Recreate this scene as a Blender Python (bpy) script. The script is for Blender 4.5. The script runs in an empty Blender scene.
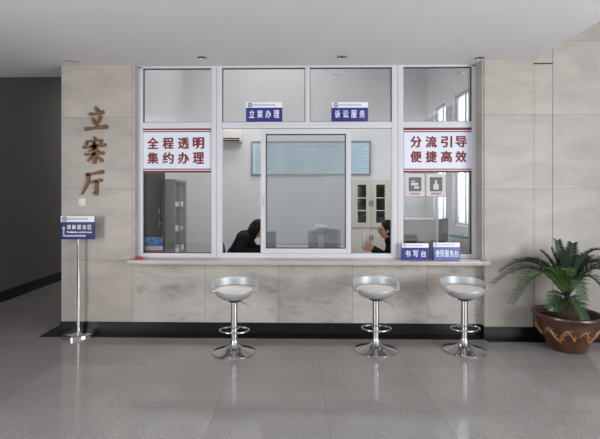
import bpy, bmesh, math, random
from mathutils import Vector, Matrix, Euler
random.seed(7)
C = bpy.context.scene.collection
SC = bpy.context.scene

# ------------------------------------------------------------------ camera
F = 450.0; CX = 285.0; CY = 194.0; TH = math.radians(1.2)
CAM = Vector((0, -4.98, 1.55))
FW = Vector((-math.sin(TH), math.cos(TH), 0)); RT = Vector((math.cos(TH), math.sin(TH), 0)); UP = Vector((0, 0, 1))
cd = bpy.data.cameras.new('camera'); cam = bpy.data.objects.new('camera', cd); C.objects.link(cam)
cam.location = CAM; cam.rotation_euler = (math.pi/2, 0, TH)
cd.sensor_width = 36; cd.lens = F/600*36; cd.shift_x = 15/600; cd.shift_y = -25.5/600
cd.clip_start = .05; cd.clip_end = 200
SC.camera = cam
# ------------------------------------------------------------------ world and light
w = bpy.data.worlds.new('world'); SC.world = w; w.use_nodes = True
bg = w.node_tree.nodes['Background']; bg.inputs[0].default_value = (.86, .93, 1.0, 1); bg.inputs[1].default_value = 1.15

def area(name, loc, rot, sx, sy, power, col=(1, 1, 1)):
    l = bpy.data.lights.new(name, 'AREA'); l.shape = 'RECTANGLE'; l.size = sx; l.size_y = sy; l.energy = power; l.color = col
    o = bpy.data.objects.new(name, l); C.objects.link(o); o.location = loc; o.rotation_euler = rot
    return o
R = math.radians
# daylight from the hall's right side; the left opening is added as weaker fill
area('side_daylight', (4.95, -5.2, 1.7), (R(90), 0, R(90)), 4.0, 2.2, 265, (.98, .985, 1))
area('side_daylight', (-4.15, -5.2, 1.7), (R(90), 0, R(-90)), 2.8, 2.2, 165, (.98, .985, 1))
# daylight at the two office windows, then added fills for corridor and office
area('office_daylight', (3.25, 3.0, 2.3), (R(90), 0, R(90)), 3.2, 2.2, 120, (.95, .98, 1))
area('corridor_fill', (-3.4, 6.0, 3.85), (0, 0, 0), .6, 2.5, 60, (1, .97, .93))  # no known lamp here, added to lift the dark corridor
area('office_fill', (-.4, 1.6, 5.0), (0, 0, 0), 2.6, .5, 62, (1, .98, .96))  # this and the next are unseen, added to brighten the office
area('office_fill', (-.4, 3.6, 5.0), (0, 0, 0), 2.6, .5, 52, (1, .98, .96))
vs = SC.view_settings
vs.view_transform = 'Standard'; vs.look = 'None'; vs.gamma = 1; vs.use_curve_mapping = False
vs.exposure = 0.4

# ------------------------------------------------------------------ pixel helpers
def at(px, py, Y):
    d = FW + RT*((px-CX)/F) + UP*((CY-py)/F)
    return CAM + d*((Y-CAM.y)/d.y)
def fl(px, py):
    d = FW + RT*((px-CX)/F) + UP*((CY-py)/F)
    return CAM + d*(-CAM.z/d.z)
def X(px, Y): return at(px, CY, Y).x
def Z(py, px, Y): return at(px, py, Y).z

# ------------------------------------------------------------------ materials
def lin(c): return tuple(((v/255)/12.92 if v/255 <= .04045 else ((v/255+.055)/1.055)**2.4) for v in c)+(1,)
MATS = {}
def mat(name, rgb, rough=.5, metal=0, spec=.5, noise=0, nscale=20, bump=0, coat=0):
    if name in MATS: return MATS[name]
    m = bpy.data.materials.new(name); m.use_nodes = True; nt = m.node_tree; b = nt.nodes['Principled BSDF']
    c = lin(rgb); b.inputs['Base Color'].default_value = c
    b.inputs['Roughness'].default_value = rough; b.inputs['Metallic'].default_value = metal
    b.inputs['Specular IOR Level'].default_value = spec; b.inputs['Coat Weight'].default_value = coat
    if noise or bump:
        tc = nt.nodes.new('ShaderNodeTexCoord'); n = nt.nodes.new('ShaderNodeTexNoise'); n.inputs['Scale'].default_value = nscale
        n.inputs['Detail'].default_value = 6; nt.links.new(tc.outputs['Object'], n.inputs['Vector'])
        if noise:
            r = nt.nodes.new('ShaderNodeMapRange'); r.inputs['From Min'].default_value = .3; r.inputs['From Max'].default_value = .7
            r.inputs['To Min'].default_value = 1-noise; r.inputs['To Max'].default_value = 1+noise
            nt.links.new(n.outputs['Fac'], r.inputs['Value'])
            mx = nt.nodes.new('ShaderNodeVectorMath'); mx.operation = 'SCALE'; mx.inputs[0].default_value = c[:3]
            nt.links.new(r.outputs['Result'], mx.inputs['Scale']); nt.links.new(mx.outputs['Vector'], b.inputs['Base Color'])
        if bump:
            bp = nt.nodes.new('ShaderNodeBump'); bp.inputs['Strength'].default_value = bump; bp.inputs['Distance'].default_value = .01
            nt.links.new(n.outputs['Fac'], bp.inputs['Height']); nt.links.new(bp.outputs['Normal'], b.inputs['Normal'])
    MATS[name] = m; return m

class NT:
    def __init__(s, m): s.t = m.node_tree
    def n(s, kind, **kw):
        x = s.t.nodes.new('ShaderNode'+kind)
        for k, v in kw.items(): setattr(x, k, v)
        return x
    def l(s, a, b): s.t.links.new(a, b)
    def math(s, op, a, b=None, c=None):
        x = s.n('Math', operation=op)
        for i, v in enumerate((a, b, c)):
            if v is None: continue
            if isinstance(v, (int, float)): x.inputs[i].default_value = v
            else: s.l(v, x.inputs[i])
        return x.outputs[0]
    def mix(s, f, a, b, mode='MIX'):
        x = s.n('Mix', data_type='RGBA', blend_type=mode)
        for i, v in ((0, f), (6, a), (7, b)):
            if isinstance(v, (int, float)): x.inputs[i].default_value = v
            elif isinstance(v, tuple): x.inputs[i].default_value = v
            else: s.l(v, x.inputs[i])
        return x.outputs[2]
    def noise(s, vec, scale, detail=5, dist=0):
        x = s.n('TexNoise'); x.inputs['Scale'].default_value = scale; x.inputs['Detail'].default_value = detail
        x.inputs['Distortion'].default_value = dist
        s.l(vec, x.inputs['Vector']); return x.outputs['Fac']
    def ramp(s, v, p0, p1, a=0, b=1):
        x = s.n('MapRange'); x.inputs['From Min'].default_value = p0; x.inputs['From Max'].default_value = p1
        x.inputs['To Min'].default_value = a; x.inputs['To Max'].default_value = b; s.l(v, x.inputs['Value']); return x.outputs[0]

JX0 = X(205, 0); JW = .817; JZ = .815; JH = .795
def stone(name, base=(182, 174, 166), stain=.6, jw=.003, setx=True):
    m = bpy.data.materials.new(name); m.use_nodes = True; T = NT(m); b = m.node_tree.nodes['Principled BSDF']
    tc = T.n('TexCoord').outputs['Object']; sp = T.n('SeparateXYZ'); T.l(tc, sp.inputs[0])
    xs, ys, zs = sp.outputs
    u = T.math('DIVIDE', T.math('SUBTRACT', xs, JX0), JW); v = T.math('DIVIDE', T.math('SUBTRACT', zs, JZ), JH)
    fu, fv = T.math('FLOOR', u), T.math('FLOOR', v)
    du = T.math('MULTIPLY', T.math('ABSOLUTE', T.math('SUBTRACT', u, T.math('ROUND', u))), JW)
    dv = T.math('MULTIPLY', T.math('ABSOLUTE', T.math('SUBTRACT', v, T.math('ROUND', v))), JH)
    j = T.math('LESS_THAN', T.math('MINIMUM', du, dv) if setx else dv, jw)
    cell = T.n('CombineXYZ'); T.l(fu, cell.inputs[0]) if setx else None; T.l(fv, cell.inputs[2])
    wn = T.n('TexWhiteNoise'); T.l(cell.outputs[0], wn.inputs['Vector'])
    off = T.n('VectorMath', operation='MULTIPLY_ADD'); T.l(wn.outputs['Color'], off.inputs[0]); off.inputs[1].default_value = (9, 9, 9); T.l(tc, off.inputs[2])
    st = T.n('VectorMath', operation='MULTIPLY'); T.l(off.outputs[0], st.inputs[0]); st.inputs[1].default_value = (.8, 1, 2.0)
    n1 = T.noise(st.outputs[0], 2.2, 8, .6); n2 = T.noise(st.outputs[0], 9 if stain < .5 else 10, 12, .5); n3 = T.noise(tc, 60, 3)
    c = T.mix(T.ramp(n1, .32, .7), lin(base), lin(tuple(int(q*.90) for q in base)))
    c = T.mix(T.math('MULTIPLY', T.ramp(n2, .54 if stain < .5 else .48, .72), T.math('MULTIPLY', T.ramp(n1, .42 if stain < .5 else .36, .6), stain)), c, lin((134, 117, 106)))
    c = T.mix(T.ramp(n3, .4, .7, 0, .18), c, lin(tuple(int(q*.82) for q in base)))
    hsv = T.n('HueSaturation'); T.l(T.ramp(wn.outputs['Value'], 0, 1, .91, 1.05), hsv.inputs['Value']); T.l(c, hsv.inputs['Color'])
    c = T.mix(j, hsv.outputs[0], lin((142, 134, 126)))
    T.l(c, b.inputs['Base Color']); b.inputs['Roughness'].default_value = .42; b.inputs['Specular IOR Level'].default_value = .35
    MATS[name] = m; return m

def floor_mat():
    m = bpy.data.materials.new('granite floor'); m.use_nodes = True; T = NT(m); b = m.node_tree.nodes['Principled BSDF']
    tc = T.n('TexCoord').outputs['Object']; sp = T.n('SeparateXYZ'); T.l(tc, sp.inputs[0])
    xs, ys, zs = sp.outputs; S = .8
    u = T.math('DIVIDE', T.math('SUBTRACT', xs, .23), S); v = T.math('DIVIDE', T.math('ADD', ys, .14), S)
    du = T.math('ABSOLUTE', T.math('SUBTRACT', u, T.math('ROUND', u))); dv = T.math('ABSOLUTE', T.math('SUBTRACT', v, T.math('ROUND', v)))
    j = T.math('LESS_THAN', T.math('MINIMUM', du, dv), .003)
    cell = T.n('CombineXYZ'); T.l(T.math('FLOOR', u), cell.inputs[0]); T.l(T.math('FLOOR', v), cell.inputs[1])
    wn = T.n('TexWhiteNoise'); T.l(cell.outputs[0], wn.inputs['Vector'])
    n1 = T.noise(tc, 170, 2); n2 = T.noise(tc, 1.6, 6, .5); n3 = T.noise(tc, 70, 2)
    c = T.mix(T.ramp(n1, .35, .65), lin((116, 113, 111)), lin((166, 162, 159)))
    c = T.mix(T.ramp(n3, .6, .68), c, lin((174, 170, 166)))
    c = T.mix(T.ramp(n2, .35, .7, 0, .35), c, lin((112, 107, 103)))
    hsv = T.n('HueSaturation'); T.l(T.ramp(wn.outputs['Value'], 0, 1, .92, 1.06), hsv.inputs['Value']); T.l(c, hsv.inputs['Color'])
    c = T.mix(T.math('MULTIPLY', j, .35), hsv.outputs[0], lin((84, 80, 78)))
    T.l(c, b.inputs['Base Color']); T.l(T.ramp(n2, .3, .7, .07, .13), b.inputs['Roughness'])
    b.inputs['Specular IOR Level'].default_value = .55
    MATS['floor'] = m; return m

def glass(name, tint=.93, refl=.07, col=(1, 1, 1)):
    m = bpy.data.materials.new(name); m.use_nodes = True; T = NT(m); nt = m.node_tree; nt.nodes.clear()
    o = T.n('OutputMaterial'); tr = T.n('BsdfTransparent'); tr.inputs[0].default_value = (tint*col[0], tint*col[1], tint*col[2], 1)
    g = T.n('BsdfGlossy'); g.inputs['Roughness'].default_value = .01; g.inputs['Color'].default_value = (1, 1, 1, 1)
    lw = T.n('LayerWeight'); lw.inputs['Blend'].default_value = .25
    f = T.ramp(lw.outputs['Fresnel'], 0, 1, refl, 1)
    mx = T.n('MixShader'); T.l(f, mx.inputs[0]); T.l(tr.outputs[0], mx.inputs[1]); T.l(g.outputs[0], mx.inputs[2]); T.l(mx.outputs[0], o.inputs[0])
    MATS[name] = m; return m

FROST = bpy.data.materials.new('frosted window'); FROST.use_nodes = True
_T = NT(FROST); FROST.node_tree.nodes.clear(); _o = _T.n('OutputMaterial'); _a = _T.n('BsdfTranslucent'); _a.inputs[0].default_value = (.9, .93, .95, 1)
_b = _T.n('BsdfDiffuse'); _b.inputs[0].default_value = (.85, .87, .9, 1); _m = _T.n('MixShader'); _m.inputs[0].default_value = .35
_T.l(_a.outputs[0], _m.inputs[1]); _T.l(_b.outputs[0], _m.inputs[2]); _T.l(_m.outputs[0], _o.inputs[0])
STONE = stone('marble cladding', stain=.35); STONE_LOW = stone('marble cladding stained', (186, 180, 173), .62)
STONE_R = stone('marble cladding plain', (172, 166, 158), .12, setx=False)
FLOOR = floor_mat()
CEIL = mat('ceiling paint', (222, 220, 222), .9, noise=.015, nscale=1.5)
BLACK = mat('black granite', (18, 18, 19), .35, spec=.3, noise=.25, nscale=90)
PLAST = mat('office wall paint', (205, 206, 208), .9, noise=.01, nscale=2)
CORR = mat('shaded corridor paint', (112, 109, 107), .8, noise=.04, nscale=2)  # grey kept dark, the unlit corridor's shade is in the colour
ALU = mat('white window frame', (200, 200, 205), .4)
GASK = mat('dark gasket', (40, 42, 44), .6)
GLASS = glass('window glass', .90, .075); GLASS_S = glass('sliding window glass', .90, .06, (.985, 1, 1)); GLASS_U = glass('upper window glass', .78, .12)
CHROME = mat('chrome', (205, 205, 206), .12, 1); BRUSH = mat('brushed steel', (190, 190, 190), .28, 1)
SILVER = mat('silver painted shell', (172, 174, 175), .42, .3)
BLUE = mat('sign blue', (28, 36, 122), .45); WHITE = mat('sign white', (226, 228, 234), .45); RED = mat('banner red', (112, 20, 32), .5)
DKBLUE = mat('stand sign blue', (22, 28, 92), .45)
GOLD = mat('bronze lettering', (104, 72, 42), .5, .3, noise=.2, nscale=30)
GREYTXT = mat('small grey lettering', (120, 124, 150), .6)

# ------------------------------------------------------------------ mesh helpers
class MB:
    def __init__(s): s.bm = bmesh.new()
    def box(s, a, b, bev=0):
        a, b = Vector(a), Vector(b); c = (a+b)/2; d = b-a
        r = bmesh.ops.create_cube(s.bm, size=1, matrix=Matrix.Translation(c) @ Matrix.Diagonal((abs(d.x), abs(d.y), abs(d.z), 1)))
        if bev:
            es = {e for v in r['verts'] for e in v.link_edges}
            bmesh.ops.bevel(s.bm, geom=list(es), offset=bev, segments=2, affect='EDGES', profile=.7)
        return s
    def rbox(s, c, d, rot=(0, 0, 0), bev=0):
        M = Matrix.Translation(c) @ Euler(rot).to_matrix().to_4x4() @ Matrix.Diagonal((d[0], d[1], d[2], 1))
        r = bmesh.ops.create_cube(s.bm, size=1, matrix=M)
        if bev: bmesh.ops.bevel(s.bm, geom=list({e for v in r['verts'] for e in v.link_edges}), offset=bev, segments=2, affect='EDGES', profile=.7)
        return s
    def tube(s, pts, r, n=10, closed=False, caps=True):
        pts = [Vector(p) for p in pts]; rs = r if isinstance(r, (list, tuple)) else [r]*len(pts)
        rings = []; N = len(pts); prev = None
        for i, p in enumerate(pts):
            if closed: t = pts[(i+1) % N]-pts[i-1]
            else: t = pts[min(i+1, N-1)]-pts[max(i-1, 0)]
            t.normalize()
            if prev is None: a = t.orthogonal().normalized()
            else: a = (prev - t*prev.dot(t)).normalized()
            prev = a; b = t.cross(a)
            rings.append([s.bm.verts.new(p+(a*math.cos(2*math.pi*k/n)+b*math.sin(2*math.pi*k/n))*rs[i]) for k in range(n)])
        for i in range(N if closed else N-1):
            A, B = rings[i], rings[(i+1) % N]
            for k in range(n): s.bm.faces.new((A[k], A[(k+1) % n], B[(k+1) % n], B[k]))
        if caps and not closed: s.bm.faces.new(rings[0][::-1]); s.bm.faces.new(rings[-1])
        return s
    def lathe(s, prof, n=48, c=(0, 0, 0), sy=1):
        c = Vector(c); rings = []
        for r, z in prof:
            if r < 1e-5: rings.append([s.bm.verts.new(c+Vector((0, 0, z)))])
            else: rings.append([s.bm.verts.new(c+Vector((r*math.cos(2*math.pi*k/n), r*sy*math.sin(2*math.pi*k/n), z))) for k in range(n)])
        for A, B in zip(rings, rings[1:]):
            for k in range(n):
                q = [A[k % len(A)], A[(k+1) % len(A)], B[(k+1) % len(B)], B[k % len(B)]]
                u = []
                for v in q:
                    if v not in u: u.append(v)
                if len(u) > 2:
                    try: s.bm.faces.new(u)
                    except ValueError: pass
        return s
    def sphere(s, c, r, sc=(1, 1, 1), rot=(0, 0, 0), u=16, v=10):
        M = Matrix.Translation(c) @ Euler(rot).to_matrix().to_4x4() @ Matrix.Diagonal((r*sc[0], r*sc[1], r*sc[2], 1))
        bmesh.ops.create_uvsphere(s.bm, u_segments=u, v_segments=v, radius=1, matrix=M); return s
    def capsule(s, a, ra, b, rb, n=14):
        a, b = Vector(a), Vector(b); s.sphere(a, ra, u=n, v=9); s.sphere(b, rb, u=n, v=9); s.tube([a, b], [ra, rb], n); return s
    def poly(s, pts, y0, y1):       # polygon in x-z, extruded along y
        A = [s.bm.verts.new((p[0], y0, p[1])) for p in pts]; B = [s.bm.verts.new((p[0], y1, p[1])) for p in pts]
        s.bm.faces.new(A); s.bm.faces.new(B[::-1]); n = len(pts)
        for i in range(n): s.bm.faces.new((A[i], B[i], B[(i+1) % n], A[(i+1) % n]))
        return s
    def xf(s, M): s.bm.transform(M); return s
    def mesh(s, name, m, smooth=True):
        bmesh.ops.recalc_face_normals(s.bm, faces=s.bm.faces[:])
        me = bpy.data.meshes.new(name); s.bm.to_mesh(me); s.bm.free()
        if m: me.materials.append(m)
        if smooth:
            me.shade_smooth()
            me.set_sharp_from_angle(angle=R(35))
        return me
    def build(s, name, m, parent=None, loc=None, rot=None, smooth=True):
        o = bpy.data.objects.new(name, s.mesh(name, m, smooth)); C.objects.link(o)
        if parent: o.parent = parent
        if loc is not None: o.location = loc
        if rot is not None: o.rotation_euler = rot
        return o
def tag(o, label, cat, group=None, kind=None):
    if label: o['label'] = label
    if cat: o['category'] = cat
    if group: o['group'] = group
    if kind: o['kind'] = kind
    return o
def thing(name, label, cat, loc=(0, 0, 0), rz=0, group=None):
    o = bpy.data.objects.new(name, None); C.objects.link(o); o.location = loc; o.rotation_euler = (0, 0, rz); o.empty_display_size = .1
    return tag(o, label, cat, group)
def kids(o): return [c for c in bpy.data.objects if c.parent is o]
def copy_tree(o, parent=None):
    c = o.copy(); C.objects.link(c); c.parent = parent
    for ch in kids(o): copy_tree(ch, c)
    return c
def struct(name, mb, m, label=None):
    o = mb.build(name, m, smooth=False); o['kind'] = 'structure'
    if label: o['label'] = label
    return o
# text: each glyph placed by its centre in local x-z, reading from -y
DG = bpy.context.evaluated_depsgraph_get
_gc = {}
def glyph(ch, off=.0):
    k = (ch, off)
    if k not in _gc:
        cu = bpy.data.curves.new('glyph', 'FONT'); cu.body = ch; cu.size = 1; cu.offset = off; cu.extrude = .001; cu.resolution_u = 3
        ob = bpy.data.objects.new('glyph', cu); C.objects.link(ob); bpy.context.view_layer.update()
        me = bpy.data.meshes.new_from_object(ob.evaluated_get(DG()))
        vs_ = [(v.co.x, v.co.y, v.co.z) for v in me.vertices]; fs = [tuple(p.vertices) for p in me.polygons]
        bpy.data.objects.remove(ob); bpy.data.curves.remove(cu); bpy.data.meshes.remove(me)
        _gc[k] = (vs_, fs)
    return _gc[k]
def write(mb, text, cx, cz, w, h, y=-.001, off=0.012):
    """fit text's glyph box to w x h centred at cx, cz"""
    v, f = glyph(text, 0)
    if not v: return
    x0 = min(a[0] for a in v); x1 = max(a[0] for a in v); y0 = min(a[1] for a in v); y1 = max(a[1] for a in v)
    bm = mb.bm; t = off*(w+h)*.5
    for ci, (ox, oz) in enumerate(((-t, 0), (t, 0), (0, -t*.7), (0, t*.7))):
        vv = [bm.verts.new((cx+((a[0]-x0)/(x1-x0)-.5)*(w-2*t)+ox, y-ci*.0004-(a[2]+.001)*.5, cz+((a[1]-y0)/(y1-y0)-.5)*(h-2*t)+oz)) for a in v]
        for q in f:
            try: bm.faces.new([vv[i] for i in q])
            except ValueError: pass
def frame_xz(mb, x0, z0, x1, z1, t, y0, y1, bev=.002, tb=None):
    tb = t if tb is None else tb
    mb.box((x0, y0, z0), (x0+t, y1, z1), bev); mb.box((x1-t, y0, z0), (x1, y1, z1), bev)
    mb.box((x0+t, y0, z0), (x1-t, y1, z0+tb), bev); mb.box((x0+t, y0, z1-t), (x1-t, y1, z1), bev)

# ------------------------------------------------------------------ the setting
CZ = 2.99; YW = .07; YP = -.10
XPL = X(61.5, 0); XPR = X(135, 0); XRL = X(484.5, YP); XRR = X(533, YP); XLW = -4.2; XOL = -2.4; XOR = 2.85; YB = 4.72
XRW = 5.0; XC = at(532, 60, YP).x
st = struct('floor', MB().box((XLW-.2, -9, -.15), (XRW+.2, 10, 0)), FLOOR)
struct('ceiling', MB().box((XLW-.2, -9, CZ), (XC, .145, CZ+.3)).box((XLW-.2, .145, CZ), (XPL, .5, CZ+.3)), CEIL)
struct('ceiling_high', MB().box((XC, -9, 4.3), (XRW+.2, .25, 4.5)), CEIL)
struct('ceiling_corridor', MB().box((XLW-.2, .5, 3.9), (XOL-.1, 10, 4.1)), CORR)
struct('ceiling_office', MB().box((XOL-.1, .06, 5.1), (XOR+.4, YB+.2, 5.3)), PLAST)
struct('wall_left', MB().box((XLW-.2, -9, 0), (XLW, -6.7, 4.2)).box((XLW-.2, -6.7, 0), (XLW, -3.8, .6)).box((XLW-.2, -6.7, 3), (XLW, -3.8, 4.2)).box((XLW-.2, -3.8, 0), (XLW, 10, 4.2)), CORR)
struct('wall_hall_back', MB().box((XLW, -9.2, 0), (XRW+.2, -9, 4.3)), PLAST)
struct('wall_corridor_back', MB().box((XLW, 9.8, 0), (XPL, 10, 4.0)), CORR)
struct('wall_right', MB().box((XRW, -9, 0), (XRW+.2, -7, 4.3)).box((XRW, -2.2, 0), (XRW+.2, .2, 4.3)).box((XRW, -7, 3), (XRW+.2, -2.2, 4.3)).box((XRW, -7, 0), (XRW+.2, -2.2, .6)), PLAST)
# front wall: left pier, wall under the counter, right pier, panel beside it
struct('wall_front_left', MB().box((XPL, 0, 0), (XPR, .3, CZ)), STONE, 'marble clad pier left of the service windows')
struct('wall_corridor_right', MB().box((XPL, .3, 0), (XOL-.1, 9.8, 4.2)), PLAST)
struct('wall_front_lower', MB().box((XPR, 0, 0), (XRL, .2, .79)), STONE_LOW, 'stained marble wall below the service counter')
struct('wall_front_right', MB().box((XRL, YP, 0), (XRR, .3, CZ)), STONE_R, 'marble clad pier right of the service windows')
struct('wall_front_panel', MB().box((XRR, YP+.025, 0), (XRW, .3, 4.3)), STONE_R, 'marble wall panel behind the potted palm')
struct('wall_front_upper', MB().box((XOL, .06, CZ), (XRR, .145, 5.1)), PLAST)
zj = Z(63, 545, YP+.025)
struct('trim_1', MB().box((XRR+.02, YP+.018, zj-.012), (X(554, YP), YP+.03, zj)), mat('dark crack', (60, 55, 52), .8))
struct('trim_2', MB().box((X(554, YP), YP+.018, 0), (XRW, YP+.03, 4.3)), STONE_R)
# office shell
struct('wall_office_left', MB().box((XOL-.1, .3, 0), (XOL, YB, 5.1)), PLAST)
struct('wall_office_back', MB().box((XOL-.1, YB, 0), (XOR+.3, YB+.2, 5.1)), PLAST)
W1 = (8.52-4.98+.03, 9.25-4.98+.05); W2 = (7.30-4.98+.05, 8.14-4.98+.04); WZ = (1.0, 3.31)
mb = MB()
for a, b in ((.3, W2[0]), (W2[1], W1[0]), (W1[1], YB)): mb.box((XOR, a, 0), (XOR+.3, b, 5.1))
for a, b in (W1, W2): mb.box((XOR, a, 0), (XOR+.3, b, WZ[0])); mb.box((XOR, a, WZ[1]), (XOR+.3, b, 5.1))
struct('wall_office_right', mb, PLAST)
for i, (a, b) in enumerate((W1, W2)):
    e = bpy.data.objects.new('window_%d' % (i+2), None); C.objects.link(e); e['kind'] = 'structure'; e.location = (XOR+.09, (a+b)/2, WZ[0])
    e['label'] = ('far' if i == 0 else 'near')+' tall office window in the right wall'
    m2 = MB(); t = .045; x0, x1 = -.02, .04; h = WZ[1]-WZ[0]; hw = (b-a)/2
    for u0, u1 in ((-hw, -hw+t), (hw-t, hw), (-.02, .02)): m2.box((x0, u0, 0), (x1, u1, h))
    for z in (0, h*.68, h-t): m2.box((x0+.003, -hw+t, z), (x1-.003, hw-t, z+t))
    m2.build('window_frame', ALU, e)
    MB().box((.005, -hw+t, t), (.011, hw-t, h-t)).build('frosted_pane', FROST, e)
# skirtings and the black granite border
def base(n, a, b): struct('baseboard_%s' % n, MB().box(a, b, .002), BLACK)
base('left', (XLW, -9, 0), (XLW+.015, 9.8, .155))
zb = .126
base('front_left', (XPL-.012, -.012, 0), (XRL, 0, zb))
base('front_right', (XRL-.010, YP-.012, 0), (XRW, YP, zb))
base('front_corner', (XRL-.010, YP, 0), (XRL, -.012, zb))
base('corridor', (XPL-.012, 0, 0), (XPL, 9.8, zb))
struct('trim_3', MB().box((XPL-.16, -.16, 0), (XRL-.01, -.012, .006)).box((XPL-.16, -.012, 0), (XPL-.012, 9.8, .006)).box((XRL-.01, YP-.13, 0), (XRW, YP-.012, .006)), BLACK)

# ------------------------------------------------------------------ service window
we = bpy.data.objects.new('window_1', None); C.objects.link(we); we['kind'] = 'structure'
we['label'] = 'white framed glazed service window above the counter'
SILL = .831
def xz(px, py, Y=YW): p = at(px, py, Y); return p.x, p.z
fx0 = X(137.5, YW); fx1 = X(475.5, YW+.02)
gx = dict(l0=X(142.7, YW), l1=X(211.3, YW), m0=X(222, YW), m1=X(392, YW), r0=X(403.3, YW), r1=X(472.3, YW))
zt = CZ; ztr1 = Z(121.8, 285, YW); ztr0 = Z(128.0, 285, YW); zbt = Z(253.7, 285, YW)
Y0, Y1 = YW, YW+.07
struct('trim_4', MB().box((XPR-.001, .01, SILL), (fx0, .3, CZ)), STONE_R)
struct('trim_5', MB().box((fx1, YP+.01, SILL), (XRL+.001, .3, CZ)), STONE_R)
mb = MB()
mb.box((fx0, Y0, SILL), (gx['l0'], Y1, zt), .003).box((gx['r1'], Y0, SILL), (fx1, Y1, zt), .003)
mb.box((fx0, Y0, zt-.02), (fx1, Y1-.003, zt))
mb.build('outer_frame', ALU, we)
for a, b in (('l1', 'm0'), ('m1', 'r0')):
    m2 = MB(); A, B = gx[a], gx[b]; mid = (A+B)/2
    m2.box((A, Y0-.004, SILL), (mid-.002, Y1, zt), .003).box((mid+.002, Y0-.004, SILL), (B, Y1, zt), .003).box((A+.01, Y0+.005, SILL), (B-.01, Y1-.005, zt))
    m2.build('mullion', ALU, we)
MB().box((X(305.3, YW), Y0, ztr1), (X(309.8, YW), Y1, zt), .003).build('mullion', ALU, we)
for a, b, ex in (('l0', 'l1', 0), ('m0', 'm1', 1), ('r0', 'r1', 0)):
    m2 = MB()
    m2.box((gx[a], Y0+.003, ztr0), (gx[b], Y1, ztr1), .003)
    if ex: m2.box((gx[a], Y0-.012, ztr0-.004), (gx[b], Y0+.01, ztr0+.036), .003)
    m2.build('transom', ALU, we)
    m3 = MB().box((gx[a], Y0+.003, SILL), (gx[b], Y1, zbt), .003)
    if ex: m3.box((gx[a], Y0-.01, SILL), (gx[b], Y0+.01, SILL+.02), .002)
    m3.build('bottom_rail', ALU, we)
gy = YW+.035
def pane(x0, z0, x1, z1, m, y=None, nm='glass_pane', par=None):
    y = gy if y is None else y
    p = MB().box((x0+.004, y, z0+.004), (x1-.004, y+.006, z1-.004)).build(nm, m, par or we, smooth=False)
    g = MB(); frame_xz(g, x0, z0, x1, z1, .007, y-.012, y+.012, 0)
    g.build('gasket', GASK, p if False else (par or we), smooth=False)
    return p
pane(gx['l0'], ztr1, gx['l1'], zt-.02, GLASS_U); pane(gx['m0'], ztr1, X(305.3, YW), zt-.02, GLASS_U)
pane(X(309.8, YW), ztr1, gx['m1'], zt-.02, GLASS_U); pane(gx['r0'], ztr1, gx['r1'], zt-.02, GLASS_U)
pane(gx['l0'], zbt, gx['l1'], ztr0, GLASS); pane(gx['r0'], zbt, gx['r1'], ztr0, GLASS)
def sash(pl, pr, pt, pb, y, nm):
    s = MB(); x0, x1 = X(pl, y), X(pr, y); z0, z1 = Z(pb, 305, y), Z(pt, 305, y); t = .056
    frame_xz(s, x0, z0, x1, z1, t, y, y+.028, .003)
    o = s.build(nm, ALU, we); MB().box((x0+t, y+.012, z0+t), (x1-t, y+.017, z1-t)).build('sash_glass', GLASS_S, o, smooth=False)
    g = MB(); frame_xz(g, x0+t-.001, z0+t-.001, x1-t+.001, z1-t+.001, .007, y+.005, y+.022, 0); g.build('sash_gasket', GASK, o, smooth=False)
    return o
s1 = sash(260.7, 351, 128.9, 253.6, YW+.002, 'sliding_sash')
s2 = sash(261.5, 350.5, 129.5, 253.2, YW+.038, 'sliding_sash')
m = MB().box((X(262.2, YW), YW-.004, 1.42), (X(264.2, YW), YW+.004, 1.52), .002).build('sash_handle', BRUSH, s1)

# ------------------------------------------------------------------ counter
cz0, cz1 = .79, .83
ct = MB().box((X(127, -.16), -.16, cz0), (X(491, -.16), -.013, cz1), .004).box((XPR+.002, -.02, cz0), (XRL-.002, .30, cz1), .001)
o = ct.build('service_counter', mat('counter marble', (172, 165, 159), .25, noise=.06, nscale=6)); tag(o, 'long pale marble counter ledge running under the service windows', 'counter')

# ------------------------------------------------------------------ signs on and around the window
def header(par, x0, x1, z0, z1, y, n=13):
    """white band with round emblem and a line of tiny illegible characters"""
    MB().box((x0, y-.0015, z0), (x1, y+.0005, z1)).build('header_band', WHITE, par, smooth=False)
    cz = (z0+z1)/2; h = z1-z0; ex = x0+(x1-x0)*.115
    em = MB(); r = h*.36
    em.tube([(ex+math.cos(a*math.pi/10)*r, y-.002, cz+math.sin(a*math.pi/10)*r) for a in range(20)], h*.085, 6, closed=True)
    em.box((ex-r*.35, y-.0025, cz-r*.35), (ex+r*.35, y-.001, cz+r*.35))
    em.build('emblem', mat('emblem navy', (48, 54, 110), .5), par)
    t = MB(); xa = x0+(x1-x0)*.2; xb = x0+(x1-x0)*.82; s = (xb-xa)/n; hh = h*.17
    for i in range(n):
        c = xa+s*(i+.5)
        t.box((c-s*.38, y-.0025, cz+hh*.4), (c+s*.38, y-.001, cz+hh*.9)); t.box((c-s*.38, y-.0025, cz-hh*.9), (c+s*.38, y-.001, cz-hh*.4))
        t.box((c-s*(.1 if i % 2 else .34), y-.0025, cz-hh), (c-s*(-.08 if i % 2 else .18), y-.001, cz+hh))
    t.build('small_lettering', GREYTXT, par, smooth=False)
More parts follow.
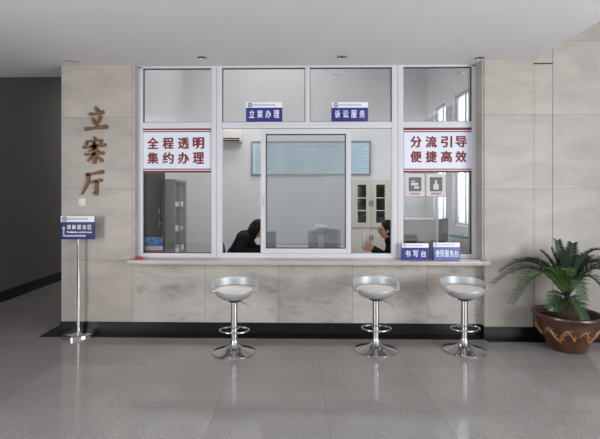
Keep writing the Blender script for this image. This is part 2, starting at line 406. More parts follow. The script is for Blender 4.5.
def window_sign(px0, px1, chars, label):
    y = YW-.012; x0, z1 = xz(px0, 102.2, y); x1, z0 = xz(px1, 120.6, y); zm = z1-(z1-z0)*.29
    t = thing('window_sign', label, 'sign', ((x0+x1)/2, y, z0-.002), group=None)
    w_ = x1-x0; h = z1-z0; hm = zm-z0
    MB().box((-w_/2, 0, 0), (w_/2, .045, h), .001).build('board', BLUE, t)
    header(t, -w_/2, w_/2, hm, h, -.0005)
    L = MB(); n = len(chars)
    for i, c in enumerate(chars): write(L, c, -w_/2+w_*(.16+.68*i/(n-1)), hm*.52, w_*.155, hm*.60, -.001, .02)
    L.build('lettering', WHITE, t, smooth=False)
window_sign(246, 282.3, '立案办理', 'blue window sign reading 立案办理 above the left half of the service window')
window_sign(331.7, 368, '诉讼服务', 'blue window sign reading 诉讼服务 above the right half of the service window')
def banner(px0, px1, rows, cxs, label):
    y = YW+.028-.012; x0, z1 = xz(px0, 128.3, y); x1, z0 = xz(px1, 172.6, y)
    t = thing('red_lettered_banner', label, 'banner', ((x0+x1)/2, y, z0)); w_ = x1-x0; h = z1-z0
    MB().box((-w_/2, 0, 0), (w_/2, .006, h)).build('board', mat('banner white', (214, 217, 229), .5), t)
    for a, b in ((.0, .045), (.065, .09), (1-.045, 1), (1-.09, 1-.065)):
        MB().box((-w_/2, -.001, h*a), (w_/2, .001, h*b)).build('stripe', RED, t, smooth=False)
    L = MB(); sc = w_/(px1-px0)
    for r, (row, py) in enumerate(rows):
        for c, px in zip(row, cxs): write(L, c, (px-px0)*sc-w_/2, z1-z0-(py-128.3)*sc, 11.6*sc, 12*sc, -.001, .042)
    L.build('lettering', RED, t, smooth=False)
banner(142.6, 211, (('全程透明', 143.2), ('集约办理', 158)), (153, 168.2, 183.6, 198.5), 'white banner with red lettering 全程透明 集约办理 on the left fixed pane')
banner(403.6, 472.6, (('分流引导', 142), ('便捷高效', 157)), (416, 431.2, 446.5, 461), 'white banner with red lettering 分流引导 便捷高效 on the right fixed pane')

# bronze calligraphy
def brush(mb, pts, ws):
    P = [Vector((p[0], 0, p[1])) for p in pts]; out = []; N = 8
    fine = []
    for i in range(len(P)-1):
        for k in range(N): fine.append((P[i].lerp(P[i+1], k/N), ws[i]+(ws[i+1]-ws[i])*k/N))
    fine.append((P[-1], ws[-1]))
    L, Rr = [], []
    for i, (p, w_) in enumerate(fine):
        d = (fine[min(i+1, len(fine)-1)][0]-fine[max(i-1, 0)][0]).normalized(); n = Vector((-d.z, 0, d.x))
        L.append(p+n*w_/2); Rr.append(p-n*w_/2)
    e = (fine[-1][0]-fine[-2][0]).normalized()*fine[-1][1]*.35; s = (fine[0][0]-fine[1][0]).normalized()*fine[0][1]*.3
    pts2 = [(v.x, v.z) for v in L]+[((fine[-1][0]+e).x, (fine[-1][0]+e).z)]+[(v.x, v.z) for v in Rr[::-1]]+[((fine[0][0]+s).x, (fine[0][0]+s).z)]
    mb.poly(pts2, -.02, 0.001)
CAL = {
 '立': [([(.46, 1.0), (.56, .84)], [.07, .14]), ([(.2, .68), (.5, .70), (.82, .78)], [.12, .08, .13]), ([(.33, .52), (.42, .3)], [.08, .13]), ([(.70, .60), (.62, .4), (.5, .16)], [.13, .09, .05]), ([(.0, .04), (.4, .08), (.98, .14)], [.14, .09, .16])],
 '案': [([(.48, 1.02), (.55, .92)], [.06, .11]), ([(.2, .86), (.13, .72)], [.06, .1]), ([(.2, .84), (.55, .87), (.84, .88), (.76, .76)], [.07, .06, .09, .04]), ([(.5, .82), (.36, .6), (.68, .45)], [.08, .06, .09]), ([(.64, .72), (.5, .54), (.24, .45)], [.09, .07, .04]), ([(.02, .6), (.5, .64), (.98, .70)], [.1, .07, .12]), ([(.1, .32), (.5, .35), (.9, .38)], [.1, .07, .11]), ([(.5, .46), (.5, -.02)], [.11, .12]), ([(.46, .3), (.2, .06)], [.09, .04]), ([(.56, .3), (.84, .06)], [.05, .13])],
 '厅': [([(.2, .86), (.55, .9), (.94, .97)], [.13, .08, .15]), ([(.3, .86), (.24, .5), (.0, .06)], [.12, .1, .04]), ([(.38, .56), (.88, .64)], [.1, .12]), ([(.66, .58), (.64, .06), (.5, .14)], [.12, .12, .03])]}
for ch, bx, pos in (('立', (86, 107, 107.5, 130), 'top one'), ('案', (83.5, 137.5, 106, 162.5), 'middle one'), ('厅', (82.5, 171, 104.5, 196), 'lowest one')):
    x0, y0, x1, y1 = (bx[0], bx[1], bx[2], bx[3])
    a = at(x0, y1, 0); b = at(x1, y0, 0); w_ = b.x-a.x; h = b.z-a.z
    mb = MB()
    for pts, ws in CAL[ch]: brush(mb, [((p[0]-.5)*w_, p[1]*h) for p in pts], [q*w_*1.32 for q in ws])
    o = mb.build('wall_character', GOLD, loc=((a.x+b.x)/2, 0, a.z), smooth=False)
    tag(o, 'bronze calligraphy character %s on the left marble pier, %s of the three' % (ch, pos), 'lettering')

# light switch
p = at(82.3, 202.3, 0); t = thing('wall_switch', 'small white square switch plate on the left marble pier below the bronze characters', 'switch', (p.x, 0, p.z))
MB().box((-.04, -.009, -.043), (.04, 0, .043), .003).build('plate', mat('switch white', (212, 208, 200), .4), t)
MB().box((-.022, -.013, -.03), (.022, -.008, .03), .002).build('rocker', MATS['switch white'], t)

# ------------------------------------------------------------------ downlights
for px, py, r, lab in ((202, 57.3, .058, 'round recessed ceiling downlight in front of the left fixed pane'), (342, 57, .06, 'round recessed ceiling downlight in front of the middle window'), (480, 57.8, .058, 'round recessed ceiling downlight next to the right pier'), (69.3, 60.8, .042, 'tiny ceiling spot over the left pier, left one of the close pair'), (76.5, 61.6, .036, 'tiny ceiling spot over the left pier, right one of the close pair')):
    d = FW + RT*((px-CX)/F) + UP*((CY-py)/F); q = CAM + d*((CZ-CAM.z)/d.z)
    t = thing('ceiling_downlight', lab, 'ceiling light', (q.x, q.y, CZ))
    MB().lathe([(r*.72, 0), (r*.74, -.006), (r, -.004), (r, 0)], 28).build('trim_ring', mat('downlight ring', (185, 185, 185), .3, .6), t)
    MB().lathe([(r*.74, -.001), (r*.5, -.003), (0, -.003)], 28).build('lamp', mat('downlight dark', (70, 70, 72), .25), t)

# ------------------------------------------------------------------ bar stools
def make_stool():
    t = thing('bar_stool', '', 'stool')
    prof = [(0, .512), (.03, .513), (.08, .52), (.13, .535), (.165, .558), (.186, .586), (.194, .612), (.192, .620), (.184, .618), (.174, .606), (.15, .596), (.1, .590), (.05, .587), (0, .586)]
    MB().lathe(prof, 56).build('seat_shell', SILVER, t)
    MB().lathe([(0, .606), (.1, .608), (.16, .611), (.181, .615), (.18, .606), (.15, .6), (0, .6)], 48).build('lit_dish', mat('lit dish', (222, 214, 208), .5), t)  # pale insert added so the dish looks brightly lit from above
    # backrest band curving round the far side of the seat
    bm = bmesh.new(); rings = []; N = 56
    for i in range(N+1):
        a = R(90) + (i/N-.5)*2*R(114); k = abs(i/N-.5)*2; e = 1-k**4
        zc = .645 + .012*math.sin(a) - .03*max(0, k-.65)/.35; hh = .036*math.sqrt(max(0, e)) + .004
        rad = .231 - .014*max(0, k-.6)/.4; lean = .006*math.sin(a)
        sec = []
        for (dr, dz) in ((-.004, -hh), (.005, -hh+.003), (.009, -hh*.4), (.009, hh*.4), (.005, hh-.003), (-.002, hh), (-.008, hh-.004), (-.009, 0), (-.008, -hh+.004)):
            rr = rad+dr+lean*dz/.036; sec.append(bm.verts.new((math.cos(a)*rr, math.sin(a)*rr, zc+dz)))
        rings.append(sec)
    for A, B in zip(rings, rings[1:]):
        for k in range(9): bm.faces.new((A[k], A[(k+1) % 9], B[(k+1) % 9], B[k]))
    bm.faces.new(rings[0]); bm.faces.new(rings[-1][::-1])
    q = MB(); q.bm.free(); q.bm = bm
    for sg in (-1, 1):
        for aa in (8, -26):
            a = R(aa) if sg > 0 else R(180-aa)
            q.tube([(math.cos(a)*.196, math.sin(a)*.196, .612), (math.cos(a)*.226, math.sin(a)*.226, .622)], .011, 8)
    q.build('backrest_band', SILVER, t)
    MB().lathe([(0, .515), (.06, .513), (.065, .505), (.045, .495), (.03, .49)], 32).build('seat_plate', mat('dark steel', (70, 70, 72), .4, .8), t)
    c = MB().lathe([(0, .5), (.032, .5), (.032, .222), (.034, .22), (.034, .205), (.029, .203), (.029, .08)], 28).build('column', BRUSH, t)
    MB().lathe([(.0275, .205), (.0275, .195), (.0285, .195), (.0285, .205)], 28).build('collar', mat('dark steel', (70, 70, 72), .4, .8), c)
    MB().lathe([(0, .004), (.2, .0), (.208, .004), (.207, .010), (.17, .022), (.13, .032), (.09, .046), (.06, .065), (.04, .09), (.031, .12), (0, .12)], 64).build('base', CHROME, t)
    fr = MB(); pts = []
    for i in range(36):
        a = 2*math.pi*i/36; pts.append((math.cos(a)*.142+.004, math.sin(a)*.105-.012, .222+.0*math.sin(a)))
    fr.tube(pts, .0085, 10, closed=True); fr.tube([(-.02, .02, .215), (-.025, .09, .215)], .008, 8); fr.tube([(.02, .02, .215), (.028, .09, .215)], .008, 8)
    fr.lathe([(.029, .2), (.034, .2), (.034, .23), (.029, .23)], 24); fr.build('footrest', CHROME, t)
    MB().tube([(.02, -.01, .505), (.08, -.03, .5), (.165, -.06, .455)], .0055, 8).build('lever', CHROME, t)
    return t
s0 = make_stool()
labs = ['silver bar stool with chrome trumpet base, leftmost of the three, nearest the sign stand', 'silver bar stool with chrome trumpet base standing between the two other stools', 'silver bar stool with chrome trumpet base nearest the potted palm']
for i, (px, py) in enumerate(((234.2, 352.3), (375.8, 350.2), (464.3, 350.3))):
    s = s0 if i == 0 else copy_tree(s0); p = fl(px, py); s.location = (p.x, p.y, 0); s.rotation_euler = (0, 0, R((2, -3, 10)[i]))
    s['label'] = labs[i]; s['group'] = 'bar stools along the counter'

# ------------------------------------------------------------------ standing sign
p = fl(78.5, 335.6); t = thing('sign_stand', 'chrome pole stand on round base carrying a blue direction sign before the left pier', 'sign stand', (p.x, p.y, 0))
k = (p.y-CAM.y)/F
MB().lathe([(0, .045), (.03, .05), (.05, .044), (.12, .042), (.155, .038), (.168, .028), (.17, .0), (0, 0)], 56).build('base', CHROME, t)
zs0 = Z(239.0, 78, p.y); zs1 = Z(216, 78, p.y); xs0 = X(61.8, p.y-.01)-p.x; xs1 = X(95.4, p.y-.01)-p.x
MB().lathe([(0, zs0+.02), (.018, zs0+.02), (.018, .06), (.026, .055), (.028, .03)], 24).build('pole', CHROME, t)
bd = MB().box((xs0, -.030, zs0), (xs1, -.017, zs1), .002).build('sign_board', DKBLUE, t)
yy = -.031; zh = zs1-(zs1-zs0)*.25
header(bd, xs0, xs1, zh, zs1, yy)
W_ = xs1-xs0; L = MB()
for i, ch in enumerate('调解服务区'): write(L, ch, xs0+W_*(.235+.155*i), zs0+(zh-zs0)*.70, W_*.115, (zh-zs0)*.27, yy, .02)
write(L, 'Mediation service area', xs0+W_*.55, zs0+(zh-zs0)*.42, W_*.74, (zh-zs0)*.12, yy, .01)
L.build('lettering', WHITE, bd, smooth=False)
A = MB(); ax = xs0+W_*.085; az = zs0+(zh-zs0)*.2
A.box((ax-.008, yy-.001, az-.009), (ax+W_*.65, yy+.001, az+.009)); A.box((ax-.008, yy-.001, az), (ax+.008, yy+.001, zs0+(zh-zs0)*.62))
A.poly([(ax-.02, zs0+(zh-zs0)*.6), (ax+.02, zs0+(zh-zs0)*.6), (ax, zs0+(zh-zs0)*.78)], yy-.001, yy+.001)
A.build('arrow', mat('sign light blue', (170, 176, 220), .4), bd, smooth=False)

# ------------------------------------------------------------------ counter signs and small things on the counter
def desk_sign(px0, px1, py0, py1, y, chars, label, m):
    a = at(px0, py1, y); b = at(px1, py0, y); w_ = b.x-a.x; h = b.z-cz1
    t = thing('desk_sign', label, 'sign', ((a.x+b.x)/2, y, cz1)); D = .07
    bm = MB(); v = [(-.035, 0), (.035, 0), (.006, h), (-.006, h)]
    A = [bm.bm.verts.new((-w_/2, q[0], q[1])) for q in v]; B = [bm.bm.verts.new((w_/2, q[0], q[1])) for q in v]
    bm.bm.faces.new(A); bm.bm.faces.new(B[::-1])
    for i in range(4): bm.bm.faces.new((A[i], A[(i+1) % 4], B[(i+1) % 4], B[i]))
    bm.build('board', m, t, smooth=False)
    tl = math.atan2(.029, h); e = bpy.data.objects.new  # front face leans back
    Mt = Matrix.Translation((0, -.035, 0)) @ Matrix.Rotation(-tl, 4, 'X'); H = h/math.cos(tl)
    def put(mb, nm, mm): mb.xf(Mt).build(nm, mm, t, smooth=False)
    put(MB().box((-w_/2, -.0015, H*.74), (w_/2, .001, H)), 'header_band', WHITE)
    em = MB(); r = H*.07; ex = -w_/2+w_*.1
    em.tube([(ex+math.cos(q*math.pi/8)*r, -.002, H*.87+math.sin(q*math.pi/8)*r) for q in range(16)], .003, 5, closed=True)
    put(em, 'emblem', MATS['emblem navy'])
    tx = MB()
    for i in range(12): tx.box((-w_/2+w_*(.2+.05*i), -.003, H*.85), (-w_/2+w_*(.235+.05*i), -.001, H*.89))
    put(tx, 'small_lettering', GREYTXT)
    L = MB(); n = len(chars)
    for i, c in enumerate(chars): write(L, c, w_*((i-(n-1)/2)*(.76/n*1.15)), H*.37, w_*(.2 if n == 3 else .155), H*.40, -.001, .02)
    put(L, 'lettering', WHITE)
desk_sign(401.8, 428.3, 243.3, 258.6, .0, '书写台', 'blue tent sign reading 书写台 on the counter below the right banner', BLUE)
desk_sign(433, 459.5, 242.6, 258.4, .0, '便民服务台', 'paler blue tent sign reading 便民服务台 at the right end of the counter', mat('sign pale blue', (84, 97, 160), .25))
p = at(467, 257.6, .0)
o = MB().box((-.1, -.07, 0), (.12, .02, .004)).build('paper_sheet', mat('paper', (222, 222, 226), .7), loc=(p.x, -.03, cz1), rot=(0, 0, R(-12))); tag(o, 'white papers lying at the right end of the counter', 'paper')
p = at(430.2, 257.6, -.01); t = thing('ink_stamp', 'small red and black stamp between the two blue tent signs', 'stamp', (p.x, -.01, cz1))
MB().lathe([(0, 0), (.015, 0), (.015, .018), (0, .018)], 16).build('stamp_foot', mat('stamp red', (140, 30, 34), .4), t)
MB().lathe([(0, .055), (.008, .052), (.010, .04), (.006, .03), (.007, .018), (0, .018)], 16).build('stamp_handle', mat('stamp black', (30, 28, 28), .4), t)
p = at(139.8, 258.0, .02); t = thing('tape_roll', 'small red tape roll with dark core at the left end of the counter', 'tape', (p.x, -.01, cz1))
MB().lathe([(.02, 0), (.04, 0), (.04, .022), (.02, .022), (.02, 0)], 28).build('tape', mat('tape red', (176, 34, 36), .4), t)
MB().lathe([(.015, 0), (.0195, 0), (.0195, .024), (.015, .024), (.015, 0)], 28).build('core', mat('stamp black', (30, 28, 28), .4), t)
# flyer behind left pane
y = YW+.075; a = at(142.9, 251.6, y); b = at(163.2, 237.4, y); w_ = b.x-a.x; h = b.z-a.z
t = thing('flyer', 'blue and white picture flyer with red edge standing behind the left fixed pane', 'flyer', ((a.x+b.x)/2, y, a.z))
def sky_mat():
    m = bpy.data.materials.new('flyer print'); m.use_nodes = True; T = NT(m); b_ = m.node_tree.nodes['Principled BSDF']
    tc = T.n('TexCoord').outputs['Object']; n = T.noise(tc, 22, 4, 1)
    c = T.mix(T.ramp(n, .35, .65), lin((30, 70, 170)), lin((96, 170, 225))); T.l(c, b_.inputs['Base Color']); return m
MB().box((-w_/2, -.004, 0), (w_/2, 0, h)).build('card', mat('paper', (222, 222, 226), .7), t)
MB().box((-w_/2, -.006, h*.4), (w_/2*.98, -.003, h)).build('printed_sky', sky_mat(), t)
MB().box((-w_/2, -.006, 0), (w_/2, -.003, h*.1)).box((w_/2*.95, -.006, 0), (w_/2, -.003, h)).build('red_edge', mat('tape red', (176, 34, 36), .4), t)
MB().poly([(-w_*.27, h*.42), (-w_*.13, h*.42), (-w_*.17, h*.6), (-w_*.2, h*.7), (-w_*.23, h*.6)], -.0075, -.005).build('printed_tower', mat('flyer ochre', (170, 150, 90), .6), t)
# notices on the right pane
for px0, px1, lab, kind in ((405.5, 424.5, 'white sheet with a dark printed square taped to the right pane, left one of two', 0), (426.5, 445.5, 'white sheet with a bottle shaped icon taped to the right pane, right one of two', 1)):
    y = gy-.003; a = at(px0, 196.8, y); b = at(px1, 174.0, y); w_ = b.x-a.x; h = b.z-a.z
    t = thing('paper_notice', lab, 'notice', ((a.x+b.x)/2, y, a.z))
    MB().box((-w_/2, -.001, 0), (w_/2, .002, h)).build('sheet', mat('notice paper', (196, 197, 197), .7), t)
    MB().box((-w_*.33, -.002, h*.24), (w_*.33, 0, h*.86)).build('dark_square', mat('notice grey', (96, 98, 98), .6), t)
    g = MB()
    if kind == 0: g.box((-w_*.22, -.003, h*.5), (w_*.16, -.001, h*.62)).box((-w_*.05, -.003, h*.36), (w_*.22, -.001, h*.46)).box((-w_*.2, -.003, h*.66), (0, -.001, h*.71))
    else: g.poly([(-w_*.14, h*.32), (w_*.14, h*.32), (w_*.14, h*.52), (w_*.05, h*.6), (w_*.05, h*.74), (-w_*.05, h*.74), (-w_*.05, h*.6), (-w_*.14, h*.52)], -.003, -.001)
    g.build('icon', mat('notice paper', (196, 197, 197), .7), t, smooth=False)
    g = MB()
    for i in range(6): g.box((w_*(-.26+.09*i), -.003, h*.1), (w_*(-.2+.09*i), -.001, h*.17))
    g.build('caption', MATS['notice grey'], t, smooth=False)
    MB().box((-w_*.52, -.003, -.003), (w_*.52, -.0005, .006)).build('red_tape', mat('tape pale red', (200, 100, 108), .5), t, smooth=False)

# ------------------------------------------------------------------ office interior
D = YB
# notice board on the back wall
a = at(251, 175.2, D-.03); b = at(371, 140.8, D-.03); w_ = b.x-a.x; h = b.z-a.z
t = thing('notice_board', 'wide framed light blue notice board on the office back wall', 'notice board', ((a.x+b.x)/2, D, a.z))
MB().box((-w_/2+.02, -.02, .02), (w_/2-.02, 0, h-.02)).build('panel', mat('board blue', (178, 200, 212), .6, noise=.05, nscale=3), t)
g = MB(); frame_xz(g, -w_/2, 0, w_/2, h, .035, -.03, 0, .003); g.build('frame', mat('board frame', (140, 144, 150), .4, .3), t)
g = MB()
for c in range(4):
    for r in range(13):
        l = random.uniform(.35, .58); x0 = -w_/2+.1+c*.63; z = h-.1-r*.045
        g.box((x0, -.0215, z), (x0+l, -.019, z+.012))
g.build('printed_rows', mat('board print', (140, 168, 190), .6), t, smooth=False)
# wall air conditioner
a = at(202, 142, D-.2); b = at(241, 130.5, D-.2); w_ = b.x-a.x; h = b.z-a.z
t = thing('air_conditioner', 'white wall mounted air conditioner high on the office back wall', 'air conditioner', ((a.x+b.x)/2, D, a.z))
MB().box((-w_/2, -.2, 0), (w_/2, 0, h), .02).build('casing', mat('appliance white', (208, 204, 200), .4), t)
MB().box((-w_/2+.03, -.205, .01), (w_/2-.03, -.19, .085)).build('air_outlet', mat('vent dark', (64, 56, 52), .5), t)
g = MB().box((-w_/2+.03, -.215, .045), (w_/2-.03, -.2, .053)); g.build('louver', MATS['appliance white'], t)
# filing cupboard with glass doors
yc = D-.42; x0 = X(351.5, yc); x1 = X(391, yc); zt_ = Z(180.3, 370, yc); w_ = x1-x0
CAB = mat('cream steel', (202, 199, 188), .45); t = thing('filing_cabinet', 'tall cream steel filing cabinet with glazed upper doors against the office back wall', 'cabinet', ((x0+x1)/2, yc, 0))
g = MB(); g.box((-w_/2, .02, .02), (-w_/2+.02, .42, zt_)).box((w_/2-.02, .02, .02), (w_/2, .42, zt_)).box((-w_/2, .02, zt_-.03), (w_/2, .42, zt_)).box((-w_/2, .02, .02), (w_/2, .42, .05)).box((-w_/2, .40, .02), (w_/2, .42, zt_)).box((-w_/2, .02, .83), (w_/2, .42, .86)).box((-w_/2+.03, .05, 0), (w_/2-.03, .4, .02))
g.build('body', CAB, t, smooth=False)
for s in (-1, 1):
    xa, xb = (-w_/2+.004, -.002) if s < 0 else (.002, w_/2-.004)
    d = MB(); m_ = .12; zb_, zt2 = .86, zt_-.02
    d.box((xa, 0, zb_), (xa+(m_ if s < 0 else .1), .018, zt2)).box((xb-(.1 if s < 0 else m_), 0, zb_), (xb, .018, zt2))
    ia, ib = xa+(m_ if s < 0 else .1), xb-(.1 if s < 0 else m_)
    for z0, z1 in ((zb_, zb_+.1), (zt2-.07, zt2), (zb_+.34, zb_+.36), (zb_+.6, zb_+.62)): d.box((ia, 0.002, z0), (ib, .016, z1))
    dd = d.build('upper_door', CAB, t, smooth=False)
    MB().box((ia, .008, zb_+.1), (ib, .012, zt2-.07)).build('door_glass', glass('cabinet glass', .5, .08), dd, smooth=False)
    MB().box((xb-.035 if s < 0 else xa+.02, -.02, 1.3), (xb-.02 if s < 0 else xa+.035, 0, 1.42), .003).build('handle', mat('handle dark', (60, 60, 62), .4), dd)
    ld = MB().box((xa, 0, .03), (xb, .018, .825), .002).build('lower_door', CAB, t)
    MB().box((xb-.035 if s < 0 else xa+.02, -.02, .6), (xb-.02 if s < 0 else xa+.035, 0, .7), .003).build('handle', MATS['handle dark'], ld)
for s in range(2): MB().box((-w_/2+.02, .05, 1.2+.26*s), (w_/2-.02, .4, 1.215+.26*s)).build('shelf', CAB, t, smooth=False)
FB = [mat('file blue', (70, 88, 130), .5), mat('file grey', (140, 140, 145), .5), mat('file white', (200, 202, 206), .5), mat('file dark', (58, 60, 66), .5)]
xc0 = (x0+x1)/2
ORD = ['first', 'second', 'third', 'fourth', 'fifth', 'sixth', 'seventh', 'eighth', 'ninth', 'tenth', 'eleventh', 'twelfth', 'thirteenth', 'fourteenth', 'fifteenth', 'sixteenth', 'seventeenth']
k = 0
for s, zz in ((0, .861), (1, 1.216), (2, 1.476)):
    xx = -w_/2+.05; nn = 0
    while xx < w_/2-.1:
        wd = random.uniform(.04, .07); hh = random.uniform(.17, .22)
        o = MB().box((0, 0, 0), (wd, .22, hh), .002).build('binder', FB[(k*7+s) % 4], loc=(xc0+xx, yc+.12, zz)); xx += wd+.003; k += 1; nn += 1
        tag(o, '%s file binder, %s from the left on the %s shelf of the glazed filing cabinet' % (('blue', 'grey', 'white', 'dark')[((k-1)*7+s) % 4], ORD[nn-1], ('lowest', 'middle', 'top')[s]), 'binder', 'binders in the filing cabinet')
# open metal shelf by the left wall
dA = 8.18-4.98; dB = 9.05-4.98; xs = -2.18; zt_ = 1.82; L_ = dB-dA; GR = mat('shelf grey', (128, 134, 130), .5)
t = thing('metal_shelf', 'tall grey metal shelf unit standing by the office left wall', 'shelf', (XOL, dA, 0)); dx = xs-XOL
MB().box((0, 0, 0), (dx, .02, zt_)).build('side_panel', GR, t, smooth=False); MB().box((0, L_-.02, 0), (dx, L_, zt_)).build('side_panel', GR, t, smooth=False)
MB().box((0, .02, .05), (.01, L_-.02, zt_)).build('back_panel', GR, t, smooth=False)
MB().box((0, .02, zt_-.04), (dx, L_-.02, zt_)).build('top_panel', GR, t, smooth=False)
MB().box((dx-.02, L_/2-.015, .05), (dx, L_/2+.015, zt_-.04)).build('upright', GR, t, smooth=False)
for z in (.08, .42, .84, 1.3): MB().box((.01, .02, z), (dx-.022, L_-.02, z+.02)).build('shelf_board', GR, t, smooth=False)
for i, (z, yy_) in enumerate(((1.32, .15), (1.32, .55), (.86, .12), (.86, .5), (.44, .2), (.44, .6))):
    o = MB().box((0, 0, 0), (.15, .2, .06+.02*(i % 3)), .002).build('paper_stack', mat('paper', (222, 222, 226), .7), loc=(XOL+.03, dA+yy_, z)); tag(o, 'white paper stack on the %s board of the metal shelf, %s one' % (('upper', 'middle', 'lower')[i//2], ('near', 'far')[i % 2]), 'paper stack', 'paper stacks on the metal shelf')
# dark office door in the left wall
e = bpy.data.objects.new('door_1', None); C.objects.link(e); e['kind'] = 'structure'; e['label'] = 'dark brown wooden door in the office left wall'; e.location = (XOL, 2.14, 0)
MB().box((0, .06, 0), (.03, .98, 2.1), .003).build('door_leaf', mat('door wood', (36, 25, 24), .4, noise=.15, nscale=9), e)
g = MB().box((0, 0, 0), (.045, .06, 2.16)).box((0, .98, 0), (.045, 1.04, 2.16)).box((0, .06, 2.1), (.045, .98, 2.16)); g.build('door_frame', MATS['door wood'], e)
p = at(155, 217, 2.72)
MB().box((.03, .66, 1.2), (.045, .72, 1.3), .004).build('lock_plate', BRUSH, e)
MB().box((.03, .68, .93), (.038, .72, 1.14), .003).tube([(.04, .70, 1.05), (.08, .70, 1.05), (.082, .6, 1.05)], .01, 8).build('door_handle', BRUSH, e)

# desks
def desk(label, x0, y0, x1, y1, z=.75):
    t = thing('office_desk', label, 'desk', (x0, y0, 0)); w_, d_ = x1-x0, y1-y0
    DW = mat('desk top', (196, 190, 180), .4)
    MB().box((0, 0, z-.03), (w_, d_, z), .003).build('desktop', DW, t)
    for a in ((.02, .02), (w_-.06, .02), (.02, d_-.06), (w_-.06, d_-.06)): MB().box((a[0], a[1], 0), (a[0]+.04, a[1]+.04, z-.03)).build('leg', GR, t)
    MB().box((.06, d_-.05, .3), (w_-.06, d_-.035, z-.03)).build('modesty_panel', DW, t)
desk('pale office desk shared by the two seated people', -.30, 1.0, .78, 2.0)
desk('pale office desk behind the right fixed pane', 1.5, 1.2, 2.8, 1.95)
def monitor(px, py_b, py_t, Y, wpx, label, rz, m, zt0=.75):
    p = at(px, py_b, Y); z1 = Z(py_t, px, Y); w_ = wpx*(Y-CAM.y)/F
    t = thing('computer_monitor', label, 'monitor', (p.x, Y, zt0), rz); h = z1-zt0
    MB().box((-w_/2, -.02, h-.33), (w_/2, .02, h), .006).build('housing', m, t)
    MB().box((-w_/2+.015, -.022, h-.315), (w_/2-.015, -.019, h-.02)).build('screen', mat('screen dark', (34, 38, 44), .2), t)
    MB().box((-.03, .01, .01), (.03, .035, h-.12), .004).build('neck', m, t)
    MB().box((-.12, -.08, 0), (.12, .09, .012), .004).build('foot', m, t)
DK = mat('monitor black', (38, 40, 42), .4); GM = mat('monitor grey', (112, 114, 118), .4)
monitor(268.3, 250, 231.8, 1.75, 26, 'black computer monitor on the shared desk beside the woman', R(62), DK)
monitor(313, 250, 230.5, 1.45, 24, 'black computer monitor on the shared desk behind the sliding window, left of the grey one', R(70), DK)
monitor(332, 250, 228.5, 1.35, 25, 'grey computer monitor on the shared desk behind the sliding window', R(-60), GM)
monitor(443.5, 243, 218.5, 1.35, 22, 'black tilted computer monitor behind the right fixed pane', R(55), DK)
# white tower
p = at(322, 250, 1.6)
t = thing('computer_tower', 'white computer case between the two middle monitors', 'computer', (p.x, 1.72, .75))
MB().box((-.09, -.1, 0), (.09, .2, .33), .006).build('case', mat('appliance white', (208, 204, 200), .4), t); MB().box((-.07, -.103, .2), (.07, -.098, .3)).build('front_panel', GM, t)
p = at(277, 248, 1.25); o = MB().box((-.2, -.12, 0), (.2, .12, .03), .002).build('paper_stack', mat('paper', (222, 222, 226), .7), loc=(-.06, 1.18, .75), rot=(0, 0, R(8))); tag(o, 'white paper stack on the shared desk in front of the seated woman', 'paper stack')
o = MB().box((-.13, -.1, 0), (.13, .1, .012), .002).build('paper_sheet', MATS['paper'], loc=(.62, 1.13, .75), rot=(0, 0, R(-5))); tag(o, 'white papers on the shared desk below the man’s hands', 'paper')
# printer
p = at(421, 243, 1.3)
t = thing('office_printer', 'large white office printer on the desk behind the right fixed pane', 'printer', (p.x-.03, 1.45, .75)); zt_ = Z(219.5, 421, 1.2)-.75
PW = mat('printer white', (205, 205, 200), .45)
MB().box((-.22, -.2, 0), (.22, .2, zt_-.05), .012).build('body', PW, t); MB().box((-.23, -.21, zt_-.05), (.23, .21, zt_), .01).build('lid', PW, t)
MB().box((-.215, -.206, .1), (-.04, -.19, .24)).build('paper_slot', mat('slot dark', (70, 74, 76), .5), t)
MB().box((-.2, -.26, .17), (-.03, -.2, .185)).build('output_tray', GM, t)
MB().box((-.02, -.204, .03), (.08, -.198, .07)).build('control_panel', GM, t)
p = at(459, 236, 1.25)
o = MB().box((-.12, -.16, 0), (.12, .16, .035), .003).build('document_folder', mat('folder teal', (78, 128, 128), .5), loc=(2.43, 1.55, .922), rot=(0, 0, R(15))); tag(o, 'teal document folder on top of the box behind the right fixed pane', 'folder')
o = MB().box((-.2, -.2, 0), (.2, .2, .17), .004).build('storage_box', PW, loc=(2.46, 1.55, .751), rot=(0, 0, R(-8))); tag(o, 'low white storage box on the desk near the office windows', 'box')

